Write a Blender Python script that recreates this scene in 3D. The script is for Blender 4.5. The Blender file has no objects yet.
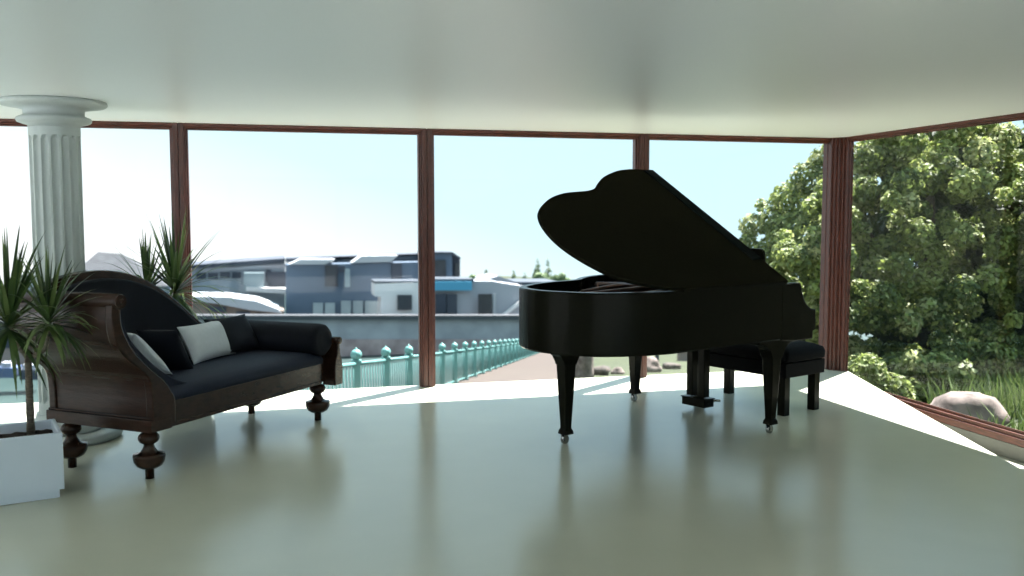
import bpy, bmesh, math, random
import numpy as np
from mathutils import Vector, Matrix
PI = math.pi
rng = random.Random(7)
SC = bpy.context.scene
COL = SC.collection

# ------------------------------------------------------------------ camera model
F_PX, PITCH, YAW, CAM_H = 932.07, 0.0764, 0.2476, 1.5
FWD = Vector((math.sin(YAW)*math.cos(PITCH), math.cos(YAW)*math.cos(PITCH), -math.sin(PITCH)))
RIGHT = Vector((math.cos(YAW), -math.sin(YAW), 0))
UP = RIGHT.cross(FWD)
EYE = Vector((0, 0, CAM_H))
def ray(x, y): return FWD + RIGHT*((x-512)/F_PX) - UP*((y-288)/F_PX)
def at_y(x, y, Y):
    d = ray(x, y); return EYE + d*(Y/d.y)
def at_z(x, y, z):
    d = ray(x, y); return EYE + d*((z-CAM_H)/d.z)

# ------------------------------------------------------------------ materials
def hexc(r, g, b):
    f = lambda c: ((c/255+0.055)/1.055)**2.4 if c/255 > 0.04045 else c/255/12.92
    return (f(r), f(g), f(b), 1)
def mat(name, col, rough=0.5, metal=0.0, spec=0.5, noise=0.0, nscale=8, col2=None, bump=0.0, bscale=60, coat=0.0, stretch=None):
    m = bpy.data.materials.new(name); m.use_nodes = True
    nt = m.node_tree; b = nt.nodes['Principled BSDF']
    b.inputs['Base Color'].default_value = col
    b.inputs['Roughness'].default_value = rough
    b.inputs['Metallic'].default_value = metal
    b.inputs['Specular IOR Level'].default_value = spec
    b.inputs['Coat Weight'].default_value = coat
    b.inputs['Coat Roughness'].default_value = 0.08
    tc = nt.nodes.new('ShaderNodeTexCoord'); mp = nt.nodes.new('ShaderNodeMapping')
    nt.links.new(tc.outputs['Object'], mp.inputs['Vector'])
    if stretch: mp.inputs['Scale'].default_value = stretch
    if noise or col2:
        n = nt.nodes.new('ShaderNodeTexNoise'); n.inputs['Scale'].default_value = nscale
        n.inputs['Detail'].default_value = 6
        nt.links.new(mp.outputs['Vector'], n.inputs['Vector'])
        r = nt.nodes.new('ShaderNodeValToRGB')
        c2 = col2 or tuple(c*(1-noise) for c in col[:3])+(1,)
        r.color_ramp.elements[0].position = 0.35; r.color_ramp.elements[1].position = 0.65
        r.color_ramp.elements[0].color = c2; r.color_ramp.elements[1].color = col
        nt.links.new(n.outputs['Fac'], r.inputs['Fac']); nt.links.new(r.outputs['Color'], b.inputs['Base Color'])
    if bump:
        n2 = nt.nodes.new('ShaderNodeTexNoise'); n2.inputs['Scale'].default_value = bscale
        n2.inputs['Detail'].default_value = 4
        nt.links.new(mp.outputs['Vector'], n2.inputs['Vector'])
        bp = nt.nodes.new('ShaderNodeBump'); bp.inputs['Strength'].default_value = bump; bp.inputs['Distance'].default_value = 0.01
        nt.links.new(n2.outputs['Fac'], bp.inputs['Height']); nt.links.new(bp.outputs['Normal'], b.inputs['Normal'])
    return m
def leafmat(name, rough=0.5, trans=0.25):
    m = bpy.data.materials.new(name); m.use_nodes = True
    nt = m.node_tree; b = nt.nodes['Principled BSDF']; out = nt.nodes['Material Output']
    a = nt.nodes.new('ShaderNodeAttribute'); a.attribute_name = 'tone'
    nt.links.new(a.outputs['Color'], b.inputs['Base Color'])
    b.inputs['Roughness'].default_value = rough
    t = nt.nodes.new('ShaderNodeBsdfTranslucent'); nt.links.new(a.outputs['Color'], t.inputs['Color'])
    mx = nt.nodes.new('ShaderNodeMixShader'); mx.inputs[0].default_value = trans
    nt.links.new(b.outputs[0], mx.inputs[1]); nt.links.new(t.outputs[0], mx.inputs[2]); nt.links.new(mx.outputs[0], out.inputs[0])
    return m
def glassmat():
    m = bpy.data.materials.new('clear_glass'); m.use_nodes = True
    nt = m.node_tree; nt.nodes.remove(nt.nodes['Principled BSDF']); out = nt.nodes['Material Output']
    t = nt.nodes.new('ShaderNodeBsdfTransparent'); g = nt.nodes.new('ShaderNodeBsdfGlossy'); g.inputs['Roughness'].default_value = 0.02
    mx = nt.nodes.new('ShaderNodeMixShader'); mx.inputs[0].default_value = 0.008
    nt.links.new(t.outputs[0], mx.inputs[1]); nt.links.new(g.outputs[0], mx.inputs[2]); nt.links.new(mx.outputs[0], out.inputs[0])
    return m

M = {}
M['floor'] = mat('floor_polished', hexc(194, 194, 176), 0.2, spec=0.4, noise=0.03, nscale=3, bump=0.03, bscale=140)
M['ledge'] = mat('ledge_concrete', hexc(170, 168, 152), 0.6, noise=0.08, nscale=6)
M['ceiling'] = mat('ceiling_satin', hexc(238, 241, 240), 0.34, spec=0.3, bump=0.04, bscale=120)
M['plinth'] = mat('plinth_concrete_shaded', hexc(112, 114, 110), 0.8, noise=0.1, nscale=8)  # ledge concrete darkened, so the plinth's shade is in its colour
M['wall'] = mat('wall_paint', hexc(150, 148, 138), 0.8)
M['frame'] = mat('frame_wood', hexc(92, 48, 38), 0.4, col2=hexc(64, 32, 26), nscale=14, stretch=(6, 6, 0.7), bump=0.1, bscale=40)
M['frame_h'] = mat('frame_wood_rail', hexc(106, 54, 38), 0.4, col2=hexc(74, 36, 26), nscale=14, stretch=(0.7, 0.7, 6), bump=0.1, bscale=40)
M['glass'] = glassmat()
M['column'] = mat('column_plaster', hexc(202, 210, 208), 0.55, noise=0.1, nscale=5, bump=0.12, bscale=30)
M['sofawood'] = mat('sofa_wood', hexc(56, 37, 28), 0.25, col2=hexc(44, 28, 20), nscale=9, stretch=(2, 0.8, 5), spec=0.28, bump=0.12, bscale=25)
M['navy'] = mat('navy_fabric', hexc(25, 32, 50), 0.75, noise=0.12, nscale=40, bump=0.15, bscale=300, spec=0.3)
M['navy2'] = mat('navy_velvet', hexc(18, 21, 31), 0.8, noise=0.15, nscale=40, bump=0.15, bscale=300, spec=0.25)
M['whitefab'] = mat('white_fabric', hexc(200, 206, 212), 0.85, noise=0.06, nscale=30, bump=0.12, bscale=300, spec=0.2)
M['lacquer'] = mat('piano_lacquer', hexc(27, 27, 20), 0.24, spec=0.05, noise=0.1, nscale=30)
M['lacquer_lid'] = mat('piano_lid_lacquer', hexc(32, 31, 23), 0.45, spec=0.0, noise=0.1, nscale=30)
M['lacquer_flap'] = mat('piano_flap_reflect_tint', hexc(24, 28, 28), 0.25, spec=0.0)  # bluish tint stands in for a dim reflection along the lid edge
M['lacquer_in'] = mat('piano_inner_veneer', hexc(32, 16, 13), 0.4, noise=0.3, nscale=20)
M['iron'] = mat('plate_copper_paint', hexc(84, 44, 36), 0.4, metal=0.4, noise=0.2)
M['string'] = mat('string_wire', hexc(96, 60, 52), 0.4, metal=0.7)
M['chrome'] = mat('caster_chrome', hexc(150, 150, 150), 0.15, metal=1.0)
M['brass'] = mat('pedal_brass', hexc(150, 140, 120), 0.25, metal=1.0)
M['ivory'] = mat('key_ivory', hexc(225, 222, 210), 0.3)
M['leather'] = mat('bench_leather', hexc(12, 12, 14), 0.7, noise=0.2, nscale=60, bump=0.2, bscale=150, spec=0.05)
M['planter'] = mat('planter_white', hexc(222, 232, 244), 0.5, noise=0.02)
M['soil'] = mat('planter_soil', hexc(52, 34, 26), 0.95, col2=hexc(28, 18, 14), nscale=50, bump=0.6, bscale=90)
M['bark'] = mat('dracaena_bark', hexc(128, 118, 104), 0.9, col2=hexc(88, 80, 68), nscale=30, stretch=(1, 1, 3), bump=0.5, bscale=60)
M['leaf'] = leafmat('dracaena_leaf', 0.4, 0.2)
M['treeleaf'] = leafmat('tree_leaf', 0.6, 0.4)
M['grass'] = leafmat('grass_blade', 0.6, 0.3)
M['treebark'] = mat('tree_bark', hexc(80, 68, 54), 0.95, noise=0.4, nscale=12, bump=0.5)
M['terrain'] = mat('terrain_turf', hexc(72, 82, 36), 0.95, col2=hexc(46, 56, 24), nscale=1.2, bump=0.4, bscale=12)
M['path'] = mat('path_paving', hexc(92, 76, 66), 0.9, col2=hexc(80, 65, 56), nscale=1.5)
M['rock'] = mat('rock_pale', hexc(168, 150, 142), 0.9, col2=hexc(92, 80, 74), nscale=5, bump=0.6, bscale=9)
M['rockg'] = mat('rock_grey', hexc(104, 92, 84), 0.9, col2=hexc(62, 56, 52), nscale=4, bump=0.6, bscale=6)
M['teal'] = mat('teal_paint', hexc(116, 176, 170), 0.5, noise=0.12, nscale=4)
M['teald'] = mat('teal_paint_dark', hexc(96, 152, 148), 0.55, noise=0.12, nscale=4)
M['water'] = mat('harbour_water', hexc(84, 108, 106), 0.5, col2=hexc(70, 94, 92), nscale=0.15, spec=.15)
M['coping'] = mat('quay_coping', hexc(120, 124, 132), 0.9, noise=.1, nscale=.3)
M['roofg'] = mat('roof_grey_felt', hexc(70, 80, 92), 0.9, noise=.1, nscale=.3)
M['bounce_terrace'] = mat('bounce_stone', hexc(212, 217, 220), 0.8, noise=.05, nscale=2)  # pale and cool, for the added slab that lights the ceiling
M['quay'] = mat('quay_stone', hexc(176, 178, 184), 0.9, col2=hexc(156, 158, 164), nscale=0.3)
M['quayp'] = mat('quay_stone_pink', hexc(166, 148, 146), 0.9, col2=hexc(136, 118, 118), nscale=0.4)
M['slate'] = mat('cladding_blue_grey', hexc(90, 108, 128), 0.8, noise=0.08, nscale=1)
M['slated'] = mat('cladding_dark', hexc(62, 70, 84), 0.8, noise=0.15, nscale=0.3)
M['shedwall'] = mat('cladding_pale_grey', hexc(148, 156, 166), 0.8, noise=0.15, nscale=0.3)
M['white'] = mat('render_white', hexc(224, 220, 220), 0.8, noise=0.05, nscale=0.3)
M['lgrey'] = mat('render_light_grey', hexc(162, 164, 172), 0.8, noise=0.08, nscale=0.3)
M['roofw'] = mat('roof_white_metal', hexc(190, 194, 200), 0.6)
M['dglass'] = mat('window_dark', hexc(54, 58, 66), 0.25, noise=0.3, nscale=0.5)
M['pglass'] = mat('window_pale', hexc(168, 186, 192), 0.3, noise=0.15, nscale=0.5)
M['blueband'] = mat('fascia_blue', hexc(84, 168, 206), 0.6)
M['rooftile'] = mat('roof_grey_tile', hexc(120, 128, 138), 0.85, col2=hexc(92, 98, 110), nscale=0.6)
M['pinkwall'] = mat('render_pink_grey', hexc(170, 152, 148), 0.85, noise=0.2, nscale=0.3)
M['brownwall'] = mat('boarding_brown', hexc(138, 126, 116), 0.85, noise=0.25, nscale=0.4)
M['bluetarp'] = mat('hull_blue', hexc(92, 112, 150), 0.6, noise=0.2, nscale=0.5)
M['darkpost'] = mat('post_dark', hexc(70, 80, 92), 0.7)

def albedo(names, k):
    for n in names.split():
        nt = M[n].node_tree
        for nd in nt.nodes:
            if nd.type == 'VALTORGB':
                for e_ in nd.color_ramp.elements: e_.color = tuple(c*k for c in e_.color[:3])+(1,)
            if nd.type == 'BSDF_PRINCIPLED':
                c = nd.inputs['Base Color']; c.default_value = tuple(v*k for v in c.default_value[:3])+(1,)
albedo('terrain path rock rockg teal teald coping roofg roofw blueband rooftile pinkwall brownwall bluetarp darkpost lgrey white shedwall pglass', .72)
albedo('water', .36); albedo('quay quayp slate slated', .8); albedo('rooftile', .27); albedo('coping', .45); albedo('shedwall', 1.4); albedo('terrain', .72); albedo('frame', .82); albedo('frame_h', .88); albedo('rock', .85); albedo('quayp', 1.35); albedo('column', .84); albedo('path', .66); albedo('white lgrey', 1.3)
# ------------------------------------------------------------------ mesh builder
class MB:
    def __init__(s): s.v = []; s.f = []; s.sm = []
    def add(s, vs, fs, smooth=False):
        o = len(s.v); s.v += [tuple(v) for v in vs]
        s.f += [tuple(i+o for i in f) for f in fs]; s.sm += [smooth]*len(fs); return s
    def box(s, a, b):
        x0, y0, z0 = a; x1, y1, z1 = b
        v = [(x0,y0,z0),(x1,y0,z0),(x1,y1,z0),(x0,y1,z0),(x0,y0,z1),(x1,y0,z1),(x1,y1,z1),(x0,y1,z1)]
        return s.add(v, [(3,2,1,0),(4,5,6,7),(0,1,5,4),(1,2,6,5),(2,3,7,6),(3,0,4,7)])
    def loft(s, loops, cap=True, closed=True, smooth=False):
        n = len(loops[0]); v = [p for l in loops for p in l]; f = []
        for i in range(len(loops)-1):
            for j in range(n if closed else n-1):
                k = (j+1) % n
                f.append((i*n+j, i*n+k, (i+1)*n+k, (i+1)*n+j))
        s.add(v, f, smooth)
        if cap:
            o = len(s.v)-len(v)
            s.f.append(tuple(o+j for j in reversed(range(n)))); s.sm.append(False)
            s.f.append(tuple(o+(len(loops)-1)*n+j for j in range(n))); s.sm.append(False)
        return s
    def prism(s, pts, fn0, fn1, smooth=False):
        return s.loft([[fn0(*p) for p in pts], [fn1(*p) for p in pts]], smooth=smooth)
    def lathe(s, c, prof, n=28, smooth=True):
        loops = [[(c[0]+r*math.cos(2*PI*i/n), c[1]+r*math.sin(2*PI*i/n), c[2]+z) for i in range(n)] for r, z in prof]
        return s.loft(loops, smooth=smooth)
    def tube(s, pts, rads, n=10, smooth=True):
        pts = [Vector(p) for p in pts]
        if not hasattr(rads, '__len__'): rads = [rads]*len(pts)
        loops = []; pu = None
        for i, p in enumerate(pts):
            t = (pts[min(i+1, len(pts)-1)]-pts[max(i-1, 0)]).normalized()
            u = pu if pu else (Vector((0,0,1)) if abs(t.z) < .9 else Vector((1,0,0)))
            u = (u-t*u.dot(t)).normalized(); w = t.cross(u); pu = u
            loops.append([tuple(p+(u*math.cos(2*PI*k/n)+w*math.sin(2*PI*k/n))*rads[i]) for k in range(n)])
        return s.loft(loops, smooth=smooth)
    def ball(s, c, r, n=16, m=10, sc=(1,1,1)):
        prof = [(max(1e-4, r*math.sin(PI*i/m)), -r*math.cos(PI*i/m)) for i in range(m+1)]
        loops = [[(c[0]+q*math.cos(2*PI*i/n)*sc[0], c[1]+q*math.sin(2*PI*i/n)*sc[1], c[2]+z*sc[2]) for i in range(n)] for q, z in prof]
        return s.loft(loops, smooth=True)
    def build(s, name, m, parent=None, bevel=0.0, seg=2, off=None, subsurf=0, props=None):
        off = Vector(off) if off is not None else Vector((0,0,0))
        me = bpy.data.meshes.new(name)
        me.from_pydata([tuple(Vector(v)-off) for v in s.v], [], s.f)
        me.polygons.foreach_set('use_smooth', s.sm)
        bm = bmesh.new(); bm.from_mesh(me); bmesh.ops.recalc_face_normals(bm, faces=bm.faces[:]); bm.to_mesh(me); bm.free()
        me.materials.append(m)
        o = bpy.data.objects.new(name, me); COL.objects.link(o)
        if parent: o.parent = parent
        if parent is None and off.length: o.location = off
        if bevel:
            b = o.modifiers.new('edge', 'BEVEL'); b.width = bevel; b.segments = seg; b.limit_method = 'ANGLE'; b.angle_limit = math.radians(40)
        if subsurf:
            q = o.modifiers.new('smooth', 'SUBSURF'); q.levels = q.render_levels = subsurf
        for k, val in (props or {}).items(): o[k] = val
        return o
def tag(o, label, cat, group=None, kind=None):
    if label: o['label'] = label
    if cat: o['category'] = cat
    if group: o['group'] = group
    if kind: o['kind'] = kind
    return o
def thing(name, loc, label, cat, group=None, rot=0.0, kind=None):
    o = bpy.data.objects.new(name, None); o.empty_display_size = 0.1
    COL.objects.link(o); o.location = loc; o.rotation_euler = (0, 0, rot)
    return tag(o, label, cat, group, kind)
def structure(o, label, cat):
    return tag(o, label, cat, None, 'structure')
def copy_tree(o, parent=None):
    c = o.copy(); COL.objects.link(c)
    if parent: c.parent = parent
    for ch in [x for x in bpy.data.objects if x.parent == o]: copy_tree(ch, c)
    return c
def smooth_curve(pts, k=6, closed=False):
    pts = [Vector(p) for p in pts]; out = []; n = len(pts)
    for i in range(n if closed else n-1):
        if closed: a, b, c, d = pts[i-1], pts[i], pts[(i+1) % n], pts[(i+2) % n]
        else: a, b, c, d = pts[max(i-1,0)], pts[i], pts[i+1], pts[min(i+2,n-1)]
        for j in range(k):
            t = j/k
            out.append(0.5*((2*b)+(c-a)*t+(2*a-5*b+4*c-d)*t*t+(3*b-a-3*c+d)*t**3))
    if not closed: out.append(pts[-1])
    return [tuple(p) for p in out]

# ------------------------------------------------------------------ room shell
YB, XR, HC = 8.064, 5.308, 2.26
XL, YR = -4.9, -2.6
FD = 0.12          # depth of the back wall frames
ZF0 = -0.2         # the frames stand below the raised floor
fl = MB()
poly = [(XL, YR), (XR, YR), (XR, 4.55), (4.28, 4.55), (5.365, 7.885), (5.40, YB+FD-.01), (XL, YB+FD-.01)]
fl.prism(poly, lambda x, y: (x, y, -.1), lambda x, y: (x, y, 0))
structure(fl.build('floor', M['floor']), 'polished pale grey green floor of the room', 'floor')
lf = MB(); lf.box((3.9, 4.5, -.43), (XR-.002, 8.3, -.31))
structure(lf.build('floor', M['ledge']), 'sunken concrete strip between the floor edge and the tree window', 'floor')
fo = MB(); fo.box((XL, YR, -.9), (XR-.02, YB+.1, -.43))
structure(fo.build('foundation', M['ledge']), 'concrete base beneath the floor of the room', 'foundation')
cl = MB(); cl.box((XL-.05, YR-.05, HC), (XR+.05, YB+FD, HC+.12))
structure(cl.build('ceiling', M['ceiling']), 'smooth pale satin ceiling above the room', 'ceiling')
w2 = MB(); w2.box((XR, YR, -.1), (XR+.1, 5.53, HC))
structure(w2.build('wall_right', M['wall']), 'plain wall beside the tree window', 'wall')
w3 = MB(); w3.box((XR+.0, 5.5, -.5), (XR+.06, 8.2, ZF0))
structure(w3.build('trim_1', M['plinth']), 'low concrete plinth under the tree window', 'trim')

def frame_mesh(mb_v, mb_h, x0, x1, z0, z1, d, jl=.07, jr=.07, bar=.05, bot=.11, fn=None):
    """stepped window frame in a local plane: fn(a, depth, z); depth 0 = room face, + = outwards"""
    def bx(mb, a0, a1, d0, d1, za, zb):
        p = [fn(a, dd, z) for z in (za, zb) for a, dd in ((a0,d0),(a1,d0),(a1,d1),(a0,d1))]
        mb.add(p, [(3,2,1,0),(4,5,6,7),(0,1,5,4),(1,2,6,5),(2,3,7,6),(3,0,4,7)])
    for (s, j) in ((0, jl), (1, jr)):
        e = x0 if s == 0 else x1; q = 1 if s == 0 else -1
        bx(mb_v, e+q*.002, e+q*j*.62, 0, d, z0, z1)
        bx(mb_v, e+q*j*.60, e+q*j*.80, .022, d, z0, z1)
        bx(mb_v, e+q*j*.78, e+q*j, .045, d, z0, z1)
    for (zz, q, h) in ((z1, -1, bar), (z0, 1, bot)):
        bx(mb_h, x0+jl*.6, x1-jr*.6, .004, d, zz, zz+q*h*.5)
        bx(mb_h, x0+jl*.7, x1-jr*.7, .022, d, zz+q*h*.5, zz+q*h*.78)
        bx(mb_h, x0+jl*.8, x1-jr*.8, .042, d, zz+q*h*.78, zz+q*h)
wn = [0]
def window(x0, x1, fn, d, label, **kw):
    wn[0] += 1
    v, h = MB(), MB()
    frame_mesh(v, h, x0, x1, ZF0, HC, d, fn=fn, **kw)
    c = Vector(fn((x0+x1)/2, 0, ZF0))
    r = thing('window_%d' % wn[0], c, label, 'window', None, 0, 'structure')
    v.build('jambs', M['frame'], r, bevel=.005, off=c); h.build('rails', M['frame_h'], r, bevel=.005, off=c)
    g = MB(); a, b = x0+.06, x1-.06
    p = [fn(q, dd, z) for z in (ZF0+.1, HC-.04) for q, dd in ((a,d*.62),(b,d*.62),(b,d*.62+.006),(a,d*.62+.006))]
    g.add(p, [(3,2,1,0),(4,5,6,7),(0,1,5,4),(1,2,6,5),(2,3,7,6),(3,0,4,7)])
    g.build('pane', M['glass'], r, off=c)
    return r
bk = lambda a, d, z: (a, YB+d, z)
xs = [-4.88, -2.81, -.757, 1.280, 3.292, 5.285]
lab = ['window at the far end behind the viewer\'s side of the column', 'window behind the white column', 'window with the blue grey harbour buildings behind the sofa', 'window above the white sunlit floor beside the piano tail', 'window behind the piano bench and lid']
for i in range(5): window(xs[i], xs[i+1], bk, FD, 'brown wood framed '+lab[i])
rt = lambda a, d, z: (XR+d, a, z)
window(5.53, 7.95, rt, .05, 'brown wood framed tall window full of green tree', jl=.085, jr=.06)
lt = lambda a, d, z: (XL-d, a, z)
for k in range(3): window(1.9+k*2.05, 3.95+k*2.05, lt, .1, 'brown wood framed side window added out of view for daylight')  # invented side windows, there to let daylight reach the ceiling
w4 = MB(); w4.box((XL-.1, YR, -.1), (XL, 1.9, HC))
structure(w4.build('wall_left', M['wall']), 'plain wall out of view', 'wall')
rr = lambda a, d, z: (a, YR-d, z)
for k in range(5): window(XL+k*2.04, XL+(k+1)*2.04, rr, .1, 'brown wood framed window added behind the viewer for daylight')  # rear windows made up so daylight also enters from behind
cp = MB()   # fluted corner post
cx, cy = 5.29, 8.03
for a, b in (((-.06,-.02),(.03,.13)), ((-.035,-.055),(.045,.10)), ((.0,-.09),(.06,.08)), ((.03,-.12),(.075,.05)), ((-.085,.02),(-.03,.14))):
    cp.box((cx+a[0]*.82, cy+a[1]*.85, -.2), (cx+b[0]*.82, cy+b[1]*.85, HC))
structure(cp.build('trim_2', M['frame'], bevel=.006), 'ribbed brown wooden corner post between the two glass walls', 'trim')

te = MB(); te.box((-16, -14, -.75), (XL-.12, 7.6, -.4)); te.box((XL-.12, -14, -.75), (9, YR-.12, -.4))  # invented slabs, out of view, throwing sunlight up to the ceiling
structure(te.build('bounce_terrace', M['bounce_terrace']), 'pale stone terrace added at the unseen sides of the room to bounce daylight in', 'bounce_terrace')
# ------------------------------------------------------------------ column
CC = Vector((-1.41, 6.79, 0))
colm = thing('fluted_column', CC, 'white fluted round column rising to the ceiling behind the sofa', 'column', None, 0, 'thing')
b = MB(); b.lathe((0,0,0), [(.33,0),(.352,.008),(.36,.03),(.352,.052),(.33,.062),(.26,.066)], 48)
b.lathe((0,0,.06), [(.225,0),(.252,.012),(.26,.035),(.252,.06),(.225,.07),(.19,.08),(.178,.10),(.172,.13)], 48)
b.build('base', M['column'], colm)
sh = MB(); NF = 16; per = 10; loops = []
zt, zb = 2.02, .26
zs = [.15, .22] + [zb+.0, zb+.02, zb+.045] + [zb+.045+(zt-zb-.09)*i/10 for i in range(1, 11)] + [zt-.025, zt-.012, zt, zt+.012, 2.10]
zs = sorted(set(zs))
for z in zs:
    lp = []
    for i in range(NF*per):
        th = 2*PI*i/(NF*per); q = (i % per)/per
        w = abs(q-.5)/.36   # 0 centre of a flute, 1 its edge
        endd = min(z-zb+.0, zt+.012-z)
        cut = 0
        if w < 1 and endd > 0:
            lim = .045*(1-math.sqrt(max(0, 1-w*w)))
            if endd > lim*.8: cut = .024*math.sqrt(max(0, 1-w*w))*min(1, (endd-lim*.8)/.012)
        r = .158-cut
        lp.append((r*math.cos(th), r*math.sin(th), z))
    loops.append(lp)
sh.loft(loops, smooth=False); sh.build('shaft', M['column'], colm)
c = MB(); c.lathe((0,0,2.085), [(.158,0),(.162,.016),(.2,.026),(.224,.036),(.231,.05),(.226,.064),(.2,.074),(.185,.082),(.188,.118),(.25,.132),(.315,.142),(.328,.152),(.33,.16),(.324,.1745)], 48)
c.build('capital', M['column'], colm)

# ------------------------------------------------------------------ grand piano
PN = Vector((3.328, 5.807, 0))*.991; PA = math.atan2(.38922564, .92114244)
pn = thing('grand_piano', PN, 'black lacquered grand piano with its curved lid raised', 'piano', None, PA)
OUT = [(-1.0,0),(-1.12,.006),(-1.32,.073),(-1.474,.168),(-1.545,.26),(-1.604,.37),(-1.642,.493),(-1.65,.619),(-1.625,.758),(-1.565,.879),(-1.476,.967),(-1.326,1.072),(-1.175,1.135),(-1.04,1.16),(-.92,1.178),(-.825,1.215),(-.755,1.275),(-.6,1.39),(-.39,1.49),(-.226,1.527)]
OUT = smooth_curve([(x, y, 0) for x, y in OUT], 4)
OUT = [(p[0], p[1]-.1) for p in OUT]
def inset(pts, d):
    out = []
    n = len(pts)
    for i in range(n):
        a = Vector(pts[max(i-1,0)]); b2 = Vector(pts[min(i+1,n-1)]); t = (b2-a).normalized()
        nn = Vector((-t.y, t.x))     # pts run clockwise seen from above here; inner side decided by centroid
        p = Vector(pts[i]); cen = Vector((-.7, .6))
        q = Vector((t.y, -t.x))
        out.append(tuple(p+q*d))
    return out
o_full = [(.18, -.1)]+[(x-.045*min(1, max(0, (-x-1.0)/.5)), y-.02*min(1, max(0, (-x-.9)/.3))*(1 if y > .5 else 0)) for x, y in OUT]+[(.18, 1.43)]
i_full = inset(o_full, .05); i_full[0] = (.18, -.05); i_full[-1] = (.18, 1.38)
zb_, zt_ = .66, 1.046
rm = MB()
n = len(o_full)
L = [[(x, y, zb_+.008) for x, y in inset(o_full, .008)], [(x, y, zb_+.0) for x, y in inset(o_full, .016)]]
loops = [[(x, y, zb_) for x, y in i_full], [(x, y, zb_) for x, y in inset(o_full, .012)], [(x, y, zb_+.012) for x, y in o_full],
         [(x, y, zt_-.008) for x, y in o_full], [(x, y, zt_) for x, y in inset(o_full, .008)], [(x, y, zt_) for x, y in i_full], [(x, y, zb_) for x, y in i_full]]
rm.loft(loops, cap=False, closed=False, smooth=True)
for e in (0, n-1): rm.add([l[e] for l in loops[:-1]], [tuple(range(6))])
rim = rm.build('rim', M['lacquer'], pn)
m_ = rim.modifiers.new('wn', 'EDGE_SPLIT'); m_.split_angle = math.radians(35)
bt = MB(); ii = inset(o_full, .03); bt.prism(ii, lambda x, y: (x, y, .685), lambda x, y: (x, y, .72)); bt.build('bottom_board', M['lacquer'], pn)
sbp = [p for p in i_full if p[0] < -.03]; sbp = [(-.03, -.05)]+sbp+[(-.03, 1.38)]
sb = MB(); sb.prism(sbp, lambda x, y: (x, y, .86), lambda x, y: (x, y, .885)); sb.build('soundboard', M['lacquer_in'], pn)
pl = MB()   # cast plate: a raised border and diagonal struts
pin = inset(sbp, .05)
for (a0, a1, k0, k1) in ((-.1,-.22,.0,1.32),):
    pl.box((a1, k0, .93), (a0, k1, .965))
for k0, xk, k1 in ((.12,-1.2,.2),(.42,-1.48,.45),(.75,-1.45,.72),(1.05,-1.05,.95),(1.25,-.6,1.2)):
    pl.tube([(-.15,k0,.965),(-.5,k0+(k1-k0)*.3,.985),(xk*.85,k1,.96),(xk,k1,.90)], .022, 8)
tl = [(x, y, .93) for x, y in inset(sbp, .06)[1:-1]]
pl.tube(tl, .03, 6)
pl.build('iron_plate', M['iron'], pn)
st = MB()
for i in range(44):
    k0 = .02+i*.0295; xe = -1.42 if k0 < .75 else -1.42+(k0-.75)*1.6
    if k0 < .3: xe = -1.0-(k0)*1.4
    st.tube([(-.14, k0, .972), (xe, k0*.9+.04, .94)], .0022, 4)
st.build('strings', M['string'], pn)
kb = MB(); kb.box((-.12,-.04,.645), (.34,1.37,.70)); kb.build('keybed', M['lacquer'], pn, bevel=.008)
prof = [(-.02,1.04),(.18,1.04)]+[(.18+.165*(1-math.cos(t*PI/2)) , 1.04-.175*math.sin(t*PI/2)) for t in [i/8 for i in range(1, 9)]]
prof = [(-.02,1.042),(.185,1.042),(.195,1.0),(.21,.96),(.235,.915),(.27,.88),(.31,.858),(.362,.85),(.365,.71),(.335,.70),(.335,.645),(.1,.645),(-.02,.66)]
for kk in (-.102, 1.36):
    ar = MB(); ar.prism(prof, lambda a, z: (a, kk, z), lambda a, z: (a, kk+.072, z)); ar.build('arm', M['lacquer'], pn, bevel=.006)
ky = MB()
for i in range(52): ky.box((.10, -.005+i*.0257, .70), (.27, .0195+i*.0257, .742))
ky.build('white_keys', M['ivory'], pn)
bkx = MB()
for i in range(51):
    if i % 7 in (0, 1, 3, 4, 5): bkx.box((.10, .012+i*.0257, .742), (.20, .026+i*.0257, .756))
bkx.build('black_keys', M['lacquer'], pn)
fb = MB(); fb.box((.06,-.03,.70), (.09,1.36,.90)); fb.box((.27,-.03,.70), (.315,1.36,.735)); fb.build('fallboard', M['lacquer'], pn, bevel=.006)
pbk = MB(); pbk.box((-.06,-.05,.86), (-.02,1.38,1.03)); pbk.build('pin_block', M['lacquer_in'], pn)
md = MB(); mp_ = []
k0, k1, h, rr = .14, 1.20, .255, .035
for ccx, ccz, a0 in ((k1-rr, h-rr, 0), (k0+rr, h-rr, 90)):
    for i in range(6):
        a = math.radians(a0+18*i); mp_.append((ccx+rr*math.cos(a), ccz+rr*math.sin(a)))
mp_ += [(k0, 0), (k1, 0)]
md.prism(mp_, lambda k, z: (.10-.1*z, k, 1.02+z), lambda k, z: (.125-.1*z, k, 1.02+z)); md.build('music_desk', M['lacquer'], pn, bevel=.004)
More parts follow.
